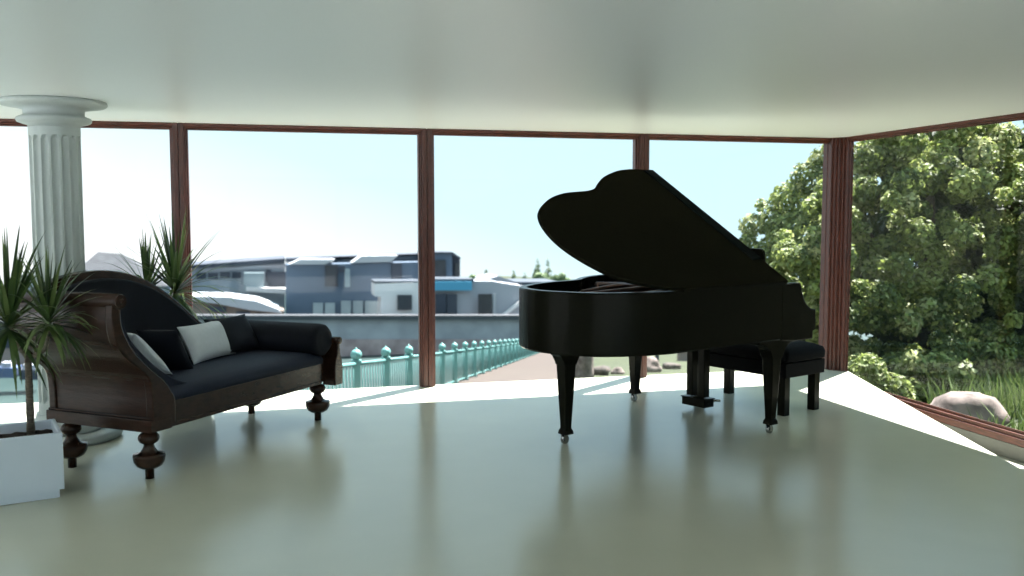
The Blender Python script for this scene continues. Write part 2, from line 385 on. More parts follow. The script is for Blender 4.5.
# lid, hinged along the near straight side
AL = math.radians(31.6); HZ = 1.044
def lidp(x, w, t): return (x+.015, -.1+w*math.cos(AL)-t*math.sin(AL), HZ+w*math.sin(AL)+t*math.cos(AL))
lid_o = [(.01, 0)]+[(x, y+.1) for x, y in OUT]+[(.01, 1.53)]
lid_o = [(x, max(w, 0)) for x, w in lid_o]
ld = MB()
ld.loft([[lidp(x, w, 0) for x, w in inset(lid_o, .004)], [lidp(x, w, .004) for x, w in lid_o], [lidp(x, w, .022) for x, w in lid_o], [lidp(x, w, .026) for x, w in inset(lid_o, .004)]])
ld.build('lid', M['lacquer_lid'], pn)
fp = MB(); fpp = [(.006,.27),(-.10,.25),(-.10,1.50),(.006,1.51)]
fp.prism(fpp, lambda x, w: lidp(x, w, .027), lambda x, w: lidp(x, w, .036)); fp.build('lid_flap', M['lacquer_flap'], pn, bevel=.003)
hg = MB(); hg.prism([(-1.0,.02),(-.02,.02),(.0,.0),(.0,-.012),(-1.0,-.012)], lambda x, w: (x, -.1+w, 1.04), lambda x, w: (x, -.1+w+.01, 1.068)); hg.build('hinge_rail', M['lacquer'], pn, bevel=.003)
pr = MB(); pr.tube([(-.3, 1.36, .98), lidp(-.35, 1.32, 0)], .013, 8); pr.build('lid_prop', M['lacquer'], pn)
def piano_leg(x, y):
    lg = MB()
    secs = [(.66,.050),(.60,.050),(.56,.048),(.30,.036),(.14,.028),(.105,.027),(.09,.035),(.07,.038),(.064,.035)]
    lg.loft([[(x+a*h, y+b2*h, z) for a, b2 in ((-1,-1),(1,-1),(1,1),(-1,1))] for z, h in secs])
    o = lg.build('leg', M['lacquer'], pn, bevel=.004)
    br = MB()
    prof = [(-.2,.665),(-.2,.635),(-.155,.632),(-.115,.618),(-.08,.59),(-.06,.555),(-.05,.53),(.05,.53),(.06,.555),(.08,.59),(.115,.618),(.155,.632),(.2,.635),(.2,.665)]
    br.prism(prof, lambda a, z: (x+a, y-.05, z), lambda a, z: (x+a, y+.05, z)); br.build('bracket', M['lacquer'], o, bevel=.003)
    cs = MB(); cs.lathe((x, y, .05), [(.016,0),(.016,.018)], 12)
    cs.box((x-.024, y-.021, .024), (x-.004, y-.015, .062)); cs.box((x-.024, y+.015, .024), (x-.004, y+.021, .062))
    loops = [[(x-.008+r*math.cos(2*PI*i/18), y+yy, .03+r*math.sin(2*PI*i/18)) for i in range(18)] for r, yy in ((.022,-.014),(.03,-.009),(.03,.009),(.022,.014))]
    cs.loft(loops, smooth=True); cs.build('caster', M['chrome'], o)
for x, y in ((0, -.01), (.047, 1.365), (-1.325, .62)): piano_leg(x, y)
ly = MB()
lx, lk = .20, .83
for kk in (-.06, .06):
    q = MB(); q.box((lx-.032, lk+kk-.03, .11), (lx+.032, lk+kk+.03, .66)); q.build('lyre_post', M['lacquer'], pn, bevel=.005)
q = MB(); q.box((lx-.055, lk-.115, .035), (lx+.055, lk+.115, .10)); q.box((lx-.063, lk-.123, .093), (lx+.063, lk+.123, .103)); q.build('pedal_box', M['lacquer'], pn, bevel=.004)
for kk in (-.07, 0, .07):
    q = MB(); q.tube([(lx+.06, lk+kk, .065), (lx+.13, lk+kk, .068), (lx+.175, lk+kk, .06)], [.008, .009, .011], 8); q.build('pedal', M['brass'], pn)

# ------------------------------------------------------------------ bench
BO = PN + Vector((.92114*.527-.38922*.266, .38922*.527+.92114*.266, 0))
be = thing('piano_bench', BO, 'black padded rectangular bench standing behind the piano keyboard', 'bench', None, PA)
st_ = MB()
def rrect(x0, x1, y0, y1, r, z, k=4):
    out = []
    for cxx, cyy, a0 in ((x1-r,y1-r,0),(x0+r,y1-r,90),(x0+r,y0+r,180),(x1-r,y0+r,270)):
        for i in range(k+1):
            a = math.radians(a0+90*i/k); out.append((cxx+r*math.cos(a), cyy+r*math.sin(a), z))
    return out
bw, bl = .44, .90
st_.loft([rrect(.0,bw,.0,bl,.02,.40), rrect(-.03,bw+.035,-.03,bl+.018,.035,.415), rrect(-.034,bw+.042,-.034,bl+.022,.04,.46), rrect(-.022,bw+.03,-.022,bl+.012,.04,.495), rrect(.02,bw-.02,.02,bl-.02,.05,.52), rrect(.08,bw-.08,.08,bl-.08,.06,.535)], smooth=True)
so = st_.build('seat', M['leather'], be); so.modifiers.new('s', 'EDGE_SPLIT').split_angle = math.radians(50)
fr = MB(); fr.box((-.02,-.02,.292), (bw+.03,bl+.012,.402)); fr.build('frame', M['leather'], be, bevel=.006)
for x, y in ((.0,.0),(bw-.066,.0),(.0,bl-.066),(bw-.066,bl-.066)):
    q = MB(); q.box((x,y,0),(x+.066,y+.066,.33)); q.build('leg', M['lacquer'], be, bevel=.004)

# ------------------------------------------------------------------ sofa
SO = Vector((-.73, 5.616, 0)); SA = math.atan2(.79761708, .60316416)
sf = thing('chaise_sofa', SO, 'dark carved wood chaise sofa with navy upholstery and arched back', 'sofa', None, SA)
def sleg(x, y):
    q = MB()
    q.lathe((x,y,0), [(.025,0),(.025,.055),(.045,.06),(.07,.075),(.085,.10),(.09,.13),(.089,.141),(.06,.146),(.046,.158),(.033,.18),(.028,.198),(.035,.204),(.05,.212),(.058,.226),(.06,.238),(.056,.252),(.044,.264),(.03,.27),(.03,.30)], 26)
    q.build('leg', M['sofawood'], sf)
for x, y in ((0,0),(0,.604),(1.666,0),(1.666,.604)): sleg(x, y)
inner = [(.13,.285),(.13,.44),(.105,.49),(.06,.555),(.0,.605),(-.09,.68),(-.165,.755),(-.215,.83),(-.248,.90),(-.258,.96),(-.252,1.03)]
outer = [(-.315,1.03),(-.318,.96),(-.308,.87),(-.282,.80),(-.225,.728),(-.125,.648),(-.068,.59),(-.05,.51),(-.046,.38),(-.046,.285)]
inn = smooth_curve([(a, z, 0) for a, z in inner], 3); ou = smooth_curve([(a, z, 0) for a, z in outer], 3)
prof = [(p[0], p[1]) for p in inn]+[(p[0], p[1]) for p in ou]
pin_ = [(p[0]-.02, p[1]) for p in inn]+[(p[0]+.012, p[1]) for p in ou]
q = MB(); q.prism(pin_, lambda a, z: (a, -.04, z), lambda a, z: (a, .70, z)); q.build('head_panel', M['sofawood'], sf)
q = MB(); q.prism(prof, lambda a, z: (a, -.085, z), lambda a, z: (a, -.03, z)); q.build('front_stile', M['sofawood'], sf, bevel=.008)
q = MB(); q.prism(prof, lambda a, z: (a, .67, z), lambda a, z: (a, .725, z)); q.build('rear_stile', M['sofawood'], sf, bevel=.008)
q = MB(); q.box((-.066,-.086,.28), (.10,.73,.352)); q.box((-.056,-.08,.352), (.0,.725,.364)); q.build('plinth_board', M['sofawood'], sf, bevel=.006)
q = MB()
q.tube([(-.272,-.106,1.045),(-.272,-.095,1.045)], [.036,.043], 20); q.tube([(-.272,-.096,1.045),(-.272,.735,1.045)], .043, 20)
q.tube([(-.272,-.118,1.045),(-.272,-.1,1.045)], [.012,.022], 14); q.build('head_scroll', M['sofawood'], sf)
# upholstery inside the head
padi = [(.34,.50),(.22,.535),(.12,.59),(.03,.655),(-.06,.735),(-.13,.81),(-.175,.89),(-.195,.96),(-.2,1.0)]
padc = smooth_curve([(a, z, 0) for a, z in padi], 3)
q = MB(); pp = [(p[0], p[1]) for p in padc]+[(-.25,1.0)]+[(p[0]-.005, p[1]) for p in reversed(inn[6:-4])]+[(.1,.46),(.34,.46)]
q.prism(pp, lambda a, z: (a, -.03, z), lambda a, z: (a, .60, z)); q.build('head_padding', M['navy'], sf, bevel=.025, seg=3)
# rails and seat
q = MB(); q.box((.04,-.075,.285), (1.62,-.03,.435)); q.box((.1,-.083,.285), (1.6,-.07,.31)); q.build('front_rail', M['sofawood'], sf, bevel=.006)
q = MB(); q.box((.0,.62,.285), (1.72,.68,.45)); q.build('rear_rail', M['sofawood'], sf, bevel=.006)
q = MB(); q.loft([rrect(.06,1.66,-.055,.62,.04,.42), rrect(.05,1.66,-.075,.62,.04,.435), rrect(.05,1.66,-.08,.62,.045,.465), rrect(.06,1.65,-.06,.62,.05,.495), rrect(.08,1.63,-.02,.61,.05,.513), rrect(.2,1.5,.08,.52,.05,.522)], smooth=True)
so = q.build('seat', M['navy'], sf)
arch = smooth_curve([(-.27,.98,0),(-.2,1.055,0),(-.07,1.115,0),(.1,1.155,0),(.3,1.168,0),(.5,1.142,0),(.7,1.075,0),(.9,.962,0),(1.06,.845,0),(1.2,.742,0),(1.36,.67,0),(1.55,.64,0),(1.72,.64,0)], 4)
ap = [(p[0], p[1]) for p in arch]
q = MB(); inl = [(p[0]-.035, p[1]) for p in inn[2:-2]]
q.prism([a for a in ap if a[0] > -.27]+[(1.72,.3),(.06,.3)]+inl, lambda a, z: (a, .64, z), lambda a, z: (a, .72, z)); q.build('back_frame', M['sofawood'], sf, bevel=.012)
ai = []
for i, p in enumerate(ap):
    a = Vector(ap[max(i-1,0)]); b2 = Vector(ap[min(i+1,len(ap)-1)]); t = (b2-a).normalized(); ai.append((p[0]+t.y*.05, p[1]-t.x*.05))
ai = [p for p in ai if p[0] > -.22 and p[0] < 1.62]
q = MB(); q.prism(ai+[(1.62,.44),(.09,.44)]+inl[3:], lambda a, z: (a, .575, z), lambda a, z: (a, .65, z)); q.build('back_upholstery', M['navy2'], sf, bevel=.02, seg=3)
# low rolled arm
q = MB(); pts = [(1.63,-.10,.605),(1.63,-.095,.605),(1.63,-.08,.605),(1.625,-.04,.605),(1.615,.3,.605),(1.615,.64,.605),(1.615,.655,.605)]
q.tube(pts, [.05,.095,.113,.12,.12,.12,.10], 28); q.build('bolster_arm', M['navy2'], sf)
q = MB(); q.prism([(1.60,.285),(1.76,.285),(1.765,.42),(1.735,.52),(1.70,.60),(1.66,.50),(1.60,.44)], lambda a, z: (a, -.04, z), lambda a, z: (a, .70, z)); q.build('foot_panel', M['sofawood'], sf, bevel=.008)
q = MB(); q.prism([(1.69,.262),(1.79,.262),(1.793,.40),(1.783,.445),(1.765,.49),(1.755,.57),(1.735,.57),(1.722,.49),(1.702,.445),(1.69,.40)], lambda a, z: (a, -.14, z), lambda a, z: (a, -.03, z)); q.build('arm_stile', M['sofawood'], sf, bevel=.006)
q = MB(); q.tube([(1.745,-.155,.59),(1.745,-.15,.59),(1.745,-.06,.59)], [.018,.028,.028], 16); q.build('arm_knob', M['sofawood'], sf)

def pillow(c, size, hgt_, thick, m, label, rx, ry, rz):
    """c in sofa axes; built lying in local x-y, then turned"""
    N = 14; top = []; bot = []
    for j in range(N+1):
        for i in range(N+1):
            u, v = -1+2*i/N, -1+2*j/N
            pinch = 1-.07*(1-abs(u)**2)*abs(v)**3; pinch2 = 1-.07*(1-abs(v)**2)*abs(u)**3
            x = u*size/2*pinch2; y = v*hgt_/2*pinch
            h = thick/2*((1-abs(u)**3.2)*(1-abs(v)**3.2))**.55
            top.append((x, y, h+.002)); bot.append((x, y, -h-.002))
    q = MB(); W = N+1; fs = []
    for j in range(N):
        for i in range(N):
            a = j*W+i; fs.append((a, a+1, a+W+1, a+W)); b3 = a+W*W; fs.append((b3, b3+W, b3+W+1, b3+1))
    edge = [i for i in range(N)]+[i*W+N for i in range(N)]+[N*W+N-i for i in range(N)]+[(N-i)*W for i in range(N)]
    for i in range(len(edge)):
        a, b3 = edge[i], edge[(i+1) % len(edge)]; fs.append((a, a+W*W, b3+W*W, b3))
    q.add(top+bot, fs, True)
    o = q.build('throw_pillow', m)
    R = Matrix.Rotation(SA, 4, 'Z')
    o.matrix_world = Matrix.Translation(SO+(R @ Vector(c))) @ R @ Matrix.Rotation(rz, 4, 'Z') @ Matrix.Rotation(ry, 4, 'Y') @ Matrix.Rotation(rx, 4, 'X')
    return tag(o, label, 'pillow', 'throw pillows on the sofa')
R_ = math.radians
pillow((.175,.27,.685), .40, .32, .10, M['whitefab'], 'white pillow leaning on the scrolled head of the sofa', 0, R_(44), 0)
pillow((.51,.34,.655), .36, .27, .11, M['navy2'], 'black pillow tilted between the two white pillows', 0, R_(52), R_(18))
pillow((1.03,.455,.645), .53, .275, .11, M['whitefab'], 'white pillow standing upright at the middle of the sofa', R_(64), 0, R_(9))
pillow((1.33,.485,.655), .42, .29, .11, M['navy2'], 'black pillow behind the upright white pillow near the bolster', R_(58), 0, R_(-3))

# ------------------------------------------------------------------ potted dracaenas
def tone_mesh(name, verts, faces, tones, m, parent=None, off=(0,0,0), smooth=False):
    me = bpy.data.meshes.new(name); v = np.asarray(verts, float)-np.asarray(off, float)
    me.from_pydata(v.tolist(), [], faces)
    at = me.color_attributes.new('tone', 'FLOAT_COLOR', 'POINT')
    c4 = np.ones((len(v), 4)); c4[:, :3] = np.asarray(tones); at.data.foreach_set('color', c4.ravel())
    if smooth: me.polygons.foreach_set('use_smooth', [True]*len(faces))
    me.materials.append(m); o = bpy.data.objects.new(name, me); COL.objects.link(o)
    if parent: o.parent = parent
    return o
def dracaena_head(V, Fc, T, c, n, length, r2, spread=1.0):
    for i in range(n):
        az = r2.random()*2*PI; q = (i+.5)/n
        el = R_(88-115*q**1.15*spread+r2.uniform(-10, 10)); ln = length*r2.uniform(.72, 1.08)*(1-.12*abs(q-.4))
        d = Vector((math.cos(az)*math.cos(el), math.sin(az)*math.cos(el), math.sin(el)))
        p = Vector(c)+Vector((0,0,.06*(1-q)-.03)); side = Vector((-math.sin(az), math.cos(az), 0))
        tone = np.array(hexc(*[(84,106,58),(70,92,50),(102,120,68),(58,80,45)][r2.randrange(4)])[:3])
        S = 7; w0 = r2.uniform(.022, .032); o = len(V); droop = r2.uniform(.5, 1.3)*(.25+.9*math.cos(el)**2)
        for s in range(S+1):
            t = s/S
            w = w0*(.55+.45*min(1, t*4))*(1-t**2.2)+.0006
            up = side.cross(d).normalized()
            V += [tuple(p-side*w/2+up*w*.12), tuple(p), tuple(p+side*w/2+up*w*.12)]
            T += [tone]*3
            d = (d+Vector((0,0,-1))*droop*(.10+.16*t)).normalized(); p = p+d*(ln/S)
        for s in range(S):
            a = o+s*3; Fc += [(a,a+1,a+4,a+3),(a+1,a+2,a+5,a+4)]
def potted_plant(base, rot, size, trunk, heads, label, seed):
    r2 = random.Random(seed)
    root = thing('potted_dracaena', base, label, 'plant', 'potted dracaenas beside the sofa', rot)
    h = .355; a = size/2; w = .022
    q = MB(); sq = lambda s, z: [(-s,-s,z),(s,-s,z),(s,s,z),(-s,s,z)]
    q.loft([sq(a-.022,0), sq(a-.022,.05)]); q.build('planter_foot', M['planter'], root, bevel=.004)
    q = MB(); q.loft([sq(a,.05), sq(a,h), sq(a-w,h), sq(a-w,.08), sq(.001,.08)], cap=False); q.add(sq(a,.05), [(3,2,1,0)]); q.build('planter', M['planter'], root, bevel=.006)
    q = MB(); N = 14; vs = []; fs = []
    for j in range(N+1):
        for i in range(N+1):
            x = (-1+2*i/N)*(a-w); y = (-1+2*j/N)*(a-w); vs.append((x, y, h-.055+r2.uniform(-.006,.008)))
    for j in range(N):
        for i in range(N): k = j*(N+1)+i; fs.append((k, k+1, k+N+2, k+N+1))
    q.add(vs, fs); q.build('soil', M['soil'], root)
    R = Matrix.Rotation(-rot, 3, 'Z'); loc = lambda p: tuple(R @ (Vector(p)-Vector(base)))
    q = MB()
    for pts, r0, r1 in trunk:
        sm = smooth_curve(pts, 5); nn = len(sm)
        q.tube([loc(p) for p in sm], [(r0+(r1-r0)*i/(nn-1))*(1+.08*math.sin(i*2.3)) for i in range(nn)], 12)
    q.build('trunk', M['bark'], root)
    for (c, n_, ln, sp) in heads:
        V, Fc, T = [], [], []
        dracaena_head(V, Fc, T, c, n_, ln, r2, sp)
        V = [loc(p) for p in V]
        tone_mesh('leaf_crown', V, Fc, T, M['leaf'], root, smooth=True)
    return root
P1 = Vector((-1.37, 5.455, 0))
h1 = at_y(9, 325, 5.42); h2 = at_y(49, 322, 5.42); fk = at_y(28, 358, 5.46); ft = at_z(31, 434, .3)
potted_plant(P1, R_(17), .40, [([ft, at_y(29.5, 395, 5.47), fk], .021, .017), ([fk, at_y(18, 345, 5.45), h1], .014, .012), ([fk, at_y(42, 352, 5.44), at_y(47, 342, 5.43), h2], .012, .010)],
             [(h1, 90, .52, 1.0), (h2, 70, .40, 1.0)], 'dracaena in a square white planter in front of the sofa head', 3)
P2 = Vector((-.70, 7.52, 0))
g1 = at_y(147, 292, 7.42); g2 = at_y(175, 292, 7.38)
potted_plant(P2, R_(8), .40, [([P2+Vector((0,0,.3)), P2+Vector((0,0,.6)), P2+Vector((0.0,-.05,.75))], .021, .017), ([P2+Vector((0,-.05,.75)), at_y(158, 330, 7.43), g1], .014, .011), ([P2+Vector((0,-.05,.75)), at_y(176, 320, 7.38), g2], .014, .011)],
             [(g1, 76, .45, 1.08), (g2, 104, .62, 1.08)], 'dracaena rising behind the sofa back in front of a window post', 11)

# ------------------------------------------------------------------ outside: terrain, promenade, water
DR = ray(590, 334); dh = Vector((DR.x, DR.y, 0)); SL = DR.z/dh.length; dh.normalize()
LR = Vector((dh.y, -dh.x, 0))
P0 = EYE+ray(357, 423)*14.7
def sstep(a, b, x):
    t = min(1, max(0, (x-a)/(b-a))); return t*t*(3-2*t)
def ter(x, y):
    u = (x-P0.x)*dh.x+(y-P0.y)*dh.y
    z = min(P0.z+SL*u, -.62)
    b_ = .55*sstep(5.6, 7.4, x)*(1-sstep(11, 17, y))
    return z+b_
def tpt(u, v):
    p = P0+dh*u+LR*v; return Vector((p.x, p.y, P0.z+SL*u))
def ter_hit(x, y):
    d = ray(x, y); t = 3.0
    for _ in range(4000):
        p = EYE+d*t
        if p.z < ter(p.x, p.y): break
        t += .02+t*.002
    return p
us = [-24+1.5*i for i in range(30)]+[21+6*i for i in range(24)]
vs_ = [-.45+i*.9 for i in range(28)]+[25+5*i for i in range(10)]
V = []; Fc = []
for u in us:
    for v in vs_:
        p = P0+dh*u+LR*v; V.append((p.x, p.y, ter(p.x, p.y)))
W = len(vs_)
for i in range(len(us)-1):
    for j in range(W-1): Fc.append((i*W+j, i*W+j+1, (i+1)*W+j+1, (i+1)*W+j))
q = MB(); q.add(V, Fc, True); structure(q.build('ground', M['terrain']), 'grassy ground sloping down outside the windows', 'ground')
q = MB(); pv = [.0, 5.6]
V = []; us2 = [-6+4*i for i in range(38)]
for u in us2:
    for v in (-.3, .8, 1.85, 2.9):
        p = tpt(u, v); V.append((p.x, p.y, min(p.z, -.62)+.05))
Fc = [(i*4+j, i*4+j+1, (i+1)*4+j+1, (i+1)*4+j) for i in range(len(us2)-1) for j in range(3)]
q.add(V, Fc); structure(q.build('path', M['path']), 'pinkish paved promenade running along the teal railing', 'path')
q = MB(); V = []
for u in us2:
    p = tpt(u, -.42); V += [(p.x, p.y, min(p.z,-.62)+.04), (p.x, p.y, -27)]
q.add(V, [(2*i, 2*i+1, 2*i+3, 2*i+2) for i in range(len(us2)-1)]); structure(q.build('embankment', M['quay']), 'stone embankment dropping to the water below the railing', 'embankment')
WZ = -24.6
q = MB(); q.box((-260, 20, WZ-1), (200, 320, WZ)); structure(q.build('water', M['water']), 'grey green harbour water beyond the railing', 'water')

# railing
RO = tpt(0, 0)
rl = thing('promenade_railing', RO, 'teal painted iron railing with ball topped posts along the promenade', 'railing')
SP = 14.7*.62/4.29*1.0
SPH = 14.7/6.92/ (DR.dot(FWD)) * Vector((DR.x, DR.y, 0)).length * 1.0
pm = MB()
pm.box((-.085,-.085,0),(.085,.085,.12)); pm.box((-.06,-.06,.12),(.06,.06,.96)); pm.box((-.078,-.078,.96),(.078,.078,1.0))
pm.ball((0,0,1.085), .09, 14, 8); pm.lathe((0,0,1.155), [(.03,0),(.02,.03),(.004,.05)], 10)
post0 = None
NP = 30
for i in range(-2, NP):
    p = tpt(i*SPH, 0)-RO
    if post0 is None: post0 = pm.build('post', M['teal'], rl); o = post0
    else: o = post0.copy(); COL.objects.link(o); o.parent = rl
    o.location = p
for i in range(-2, NP-1):
    a = tpt(i*SPH, 0)-RO; b_ = tpt((i+1)*SPH, 0)-RO
    q = MB()
    for z, r in ((.94,.03),(.12,.022)): q.tube([a+Vector((0,0,z)), b_+Vector((0,0,z))], r, 8)
    nb = 11 if i < 10 else 7
    for k in range(1, nb):
        c_ = a+(b_-a)*(k/nb); q.tube([c_+Vector((0,0,.12)), c_+Vector((0,0,.94))], .010 if i < 10 else .015, 5)
    q.build('bar_panel', M['teald'], rl)
bp = at_y(341, 378, 12.0)
# stones and posts beside the promenade
def rock(name, px, py, w, hgt, m, label, seed, group=None, depth=None, drop=0):
    p = ter_hit(px, py)
    if depth: p = EYE+ray(px, py)*depth; p.z = ter(p.x, p.y)
    r2 = random.Random(seed); bm = bmesh.new(); bmesh.ops.create_icosphere(bm, subdivisions=3, radius=1)
    ph = [r2.uniform(0, 6) for _ in range(6)]
    for v in bm.verts:
        n_ = v.co.copy(); k = 1+.13*math.sin(3*n_.x+ph[0])+.11*math.sin(4*n_.y+ph[1])+.1*math.sin(5*n_.z+ph[2])+.05*math.sin(9*n_.x+ph[3])*math.sin(8*n_.y+ph[4])
        v.co = Vector((n_.x*k*w/2, n_.y*k*w/2*.8, max(n_.z*k, -.5)*hgt*.62+hgt*.30))
    me = bpy.data.meshes.new(name); bm.to_mesh(me); bm.free(); me.materials.append(m)
    me.polygons.foreach_set('use_smooth', [True]*len(me.polygons))
    o = bpy.data.objects.new(name, me); COL.objects.link(o); o.location = p-Vector((0,0,drop)); o.rotation_euler[2] = r2.random()*6
    return tag(o, label, 'rock', group)
G = 'rocks bordering the promenade'
rock('boulder', 582, 377, .95, 1.2, M['rock'], 'tall pale tan boulder beside the front piano leg', 1, G)
rock('boulder', 602, 375, .75, .42, M['rockg'], 'low grey brown rock on the grass edge under the piano', 2, G)
rock('boulder', 617, 374, .55, .25, M['rock'], 'small pale flat rock just left of the far piano leg', 3, G)
rock('boulder', 650, 372, .9, .55, M['rock'], 'pale rock just right of the window post under the piano', 4, G)
rock('boulder', 672, 369, .8, .3, M['rockg'], 'flat grey rock left of the piano pedal box', 5, G)
rock('boulder', 966, 425, .78, .44, M['rock'], 'large pinkish white boulder outside the tree window', 6, None, depth=10.2, drop=.07)
pp = ter_hit(657, 366)
q = MB(); q.box((-.07,-.07,-.1),(.07,.07,.68)); q.loft([[(-.085,-.085,.68),(.085,-.085,.68),(.085,.085,.68),(-.085,.085,.68)],[(-.02,-.02,.75),(.02,-.02,.75),(.02,.02,.75),(-.02,.02,.75)]])
o = q.build('bollard', M['darkpost'], bevel=.01); o.location = pp; tag(o, 'dark blue grey bollard on the grass seen under the piano', 'bollard')
pw = ter_hit(690, 361)
q = MB(); q.box((-1.6,-.2,-.2),(1.6,.2,.5)); q.box((-1.65,-.25,.5),(1.65,.25,.6))
o = q.build('garden_wall', M['pinkwall'], bevel=.02); o.location = pw+Vector((.9,0,0)); tag(o, 'low pinkish garden wall beyond the grass behind the pedal box', 'wall', None, 'thing')

# ------------------------------------------------------------------ outside: harbour buildings (metres, about 180 m off)
def px_poly(mb, pts, Y, dep):
    a = [at_y(x, y, Y) for x, y in pts]; mb.loft([[tuple(p) for p in a], [(p.x, p.y+dep, p.z) for p in a]]); return mb
def px_rect(mb, x0, y0, x1, y1, Y, dep): return px_poly(mb, [(x0,y1),(x1,y1),(x1,y0),(x0,y0)], Y, dep)
def bpart(name, m, root, items, Y, dep):
    q = MB()
    for it in items:
        if len(it) == 4 and not hasattr(it[0], '__len__'): px_rect(q, *it, Y, dep)
        else: px_poly(q, it, Y, dep)
    return q.build(name, m, root, off=root.location)
def bthing(name, px, py, Y, label, cat):
    return thing(name, at_y(px, py, Y), label, cat)
def bwin(root, rects, Y, m, name='window'):
    for r in rects: bpart(name, m, root, [r], Y, .5)

qw = bthing('quay_wall', 380, 352, 172, 'long grey stone quay wall above the harbour water', 'wall'); qw['kind'] = 'thing'
bpart('wall_face', M['quay'], qw, [(150,319,640,340)], 176, 1.5)
bpart('lower_course', M['quayp'], qw, [(150,339.5,640,357)], 175.6, 2)
bpart('coping', M['coping'], qw, [(150,315.5,640,320)], 175, 2.6)
wh = bthing('warehouse', 240, 318, 206, 'long pale grey harbour warehouse with a dark flat roof edge', 'building')
bpart('wall', M['shedwall'], wh, [[(176,326),(285,326),(285,262),(176,269)]], 206, 14)
bpart('roof_edge', M['slated'], wh, [[(176,269.5),(285,262.5),(285,258.5),(176,266)]], 205, 16)
bpart('upper_band', M['lgrey'], wh, [[(200,272),(286,267),(286,264),(200,269)]], 205.6, .6)
bwin(wh, [(196,273,206,279),(208,273,218,279),(220,272,230,278),(232,272,241,278),(266,270,271,282)], 205.6, M['slated'])
bpart('box_bay', M['pglass'], wh, [(244,273,264,290)], 202, 3.5)
bpart('recess', M['slated'], wh, [(268,272,286,287)], 205.5, .6)
bpart('canopy_ledge', M['white'], wh, [[(246,291),(286,294),(286,289),(246,287)]], 201, 4)
sd = bthing('boat_shed', 240, 322, 182, 'low brown boat shed with a curved white roof', 'building')
bpart('wall', M['brownwall'], sd, [[(188,330),(284,330),(284,311),(250,303),(188,300)]], 182, 8)
bpart('roof', M['roofw'], sd, [[(188,300),(218,304),(250,310),(281,313),(278,309),(256,301),(225,297),(188,296.5)]], 181, 11)
bwin(sd, [(208,307,226,312),(236,312,250,318),(256,314,266,322)], 181.5, M['slated'])
bg = bthing('harbour_block', 340, 318, 192, 'big blue grey clad harbour block with white sloping roof lights', 'building')
bpart('wall', M['slate'], bg, [[(286,326),(420,326),(420,262),(286,265)]], 192, 8)
bpart('roof', M['roofg'], bg, [[(334,266),(420,266),(420,254.5),(334,257.5)]], 197, 6)
bpart('roof_edge', M['slated'], bg, [[(286,262.5),(420,255.8),(420,253.6),(286,258.5)]], 197, 7)
bpart('roof_light', M['roofw'], bg, [[(289,264.5),(325,264.5),(335,259.5),(300,259.5)]], 191, 6)
bpart('roof_light', M['roofw'], bg, [[(352,263),(391,262),(398,255.5),(362,256)]], 191, 6)
bwin(bg, [(325,265,338,286.5)], 191.4, M['dglass']); bwin(bg, [(345,269,350,287)], 191.4, M['pglass'])
bpart('recess', M['slated'], bg, [(391.5,263,402,280)], 191.5, .6); bpart('recess', M['slated'], bg, [(338.5,266,345,272)], 191.5, .6)
bwin(bg, [(313,303,323,314),(325,303,335,314),(341,301,351,314),(353,301,363,314),(365,301,378,314)], 191.4, M['pglass'])
wb = bthing('white_pavilion', 430, 320, 180, 'white rounded quayside building with a blue fascia band', 'building')
bpart('wall', M['white'], wb, [[(381,326),(432,326),(432,282),(374.5,284),(374.5,296),(381,297)]], 180, 6)
bpart('side_wall', M['lgrey'], wb, [[(430,326),(524,326),(524,286),(502,283),(492,281),(430,281)]], 181, 6)
bpart('parapet', M['roofg'], wb, [(430,279,474,282)], 180, 7)
bpart('fascia', M['blueband'], wb, [(430,281.5,472,290.5)], 179.5, .8)
bpart('roof', M['roofg'], wb, [(374,281,432,283.6)], 180.2, 5.8)
bwin(wb, [(397.5,295,412,310),(478.5,294,492,317)], 179.3, M['dglass'])
bwin(wb, [(436,294,446,317),(447,294,457,317)], 180, M['slated'])
bpart('door_surround', M['roofw'], wb, [(493,294,496,318)], 180, .8)
bpart('stair_ramp', M['white'], wb, [[(496,320),(500,320),(524,302),(524,298)]], 179.6, 1.2)
tb = bthing('tower_block', 446, 285, 192, 'small blue grey rooftop tower above the blue fascia', 'building')
bpart('wall', M['slate'], tb, [(426,253,452,284)], 192, 8); bpart('side_wall', M['slated'], tb, [[(452,284),(460,284),(460,258),(452,253)]], 193, 6)
bpart('roof', M['roofg'], tb, [[(424,254.5),(452,254.5),(460.5,259.5),(460.5,257.5),(452.5,252),(424,252)]], 191.5, 9)
bwin(tb, [(434,260,446,277)], 191.5, M['dglass']); bwin(tb, [(455,263,459,278)], 192.5, M['dglass'])
hh = bthing('harbour_house', 110, 320, 188, 'grey roofed harbour house with a pointed roof behind the sofa', 'building')
bpart('wall', M['shedwall'], hh, [(62,284,164,335)], 188, 12)
q = MB(); a = [at_y(58,286,186), at_y(168,286,186)]; rp = at_y(98,252,196); rp2 = at_y(122,254,196)
a += [a[1]+Vector((0,16,0)), a[0]+Vector((0,16,0))]
q.add([tuple(p) for p in a]+[tuple(rp), tuple(rp2)], [(0,1,5,4),(1,2,5),(2,3,4,5),(3,0,4),(3,2,1,0)]); q.build('roof', M['rooftile'], hh, off=hh.location)
bwin(hh, [(84,292,96,304),(104,292,116,304),(124,292,136,304)], 187.5, M['dglass'])
ph_ = bthing('quayside_store', 15, 350, 178, 'pinkish quayside store at the water behind the white planter', 'building')
bpart('wall', M['pinkwall'], ph_, [(-30,330,48,366)], 178, 8)
bpart('roof', M['rooftile'], ph_, [[(-34,332),(52,332),(40,322),(-24,322)]], 177, 10)
bwin(ph_, [(2,338,12,348),(20,338,30,348)], 177.5, M['slated'])
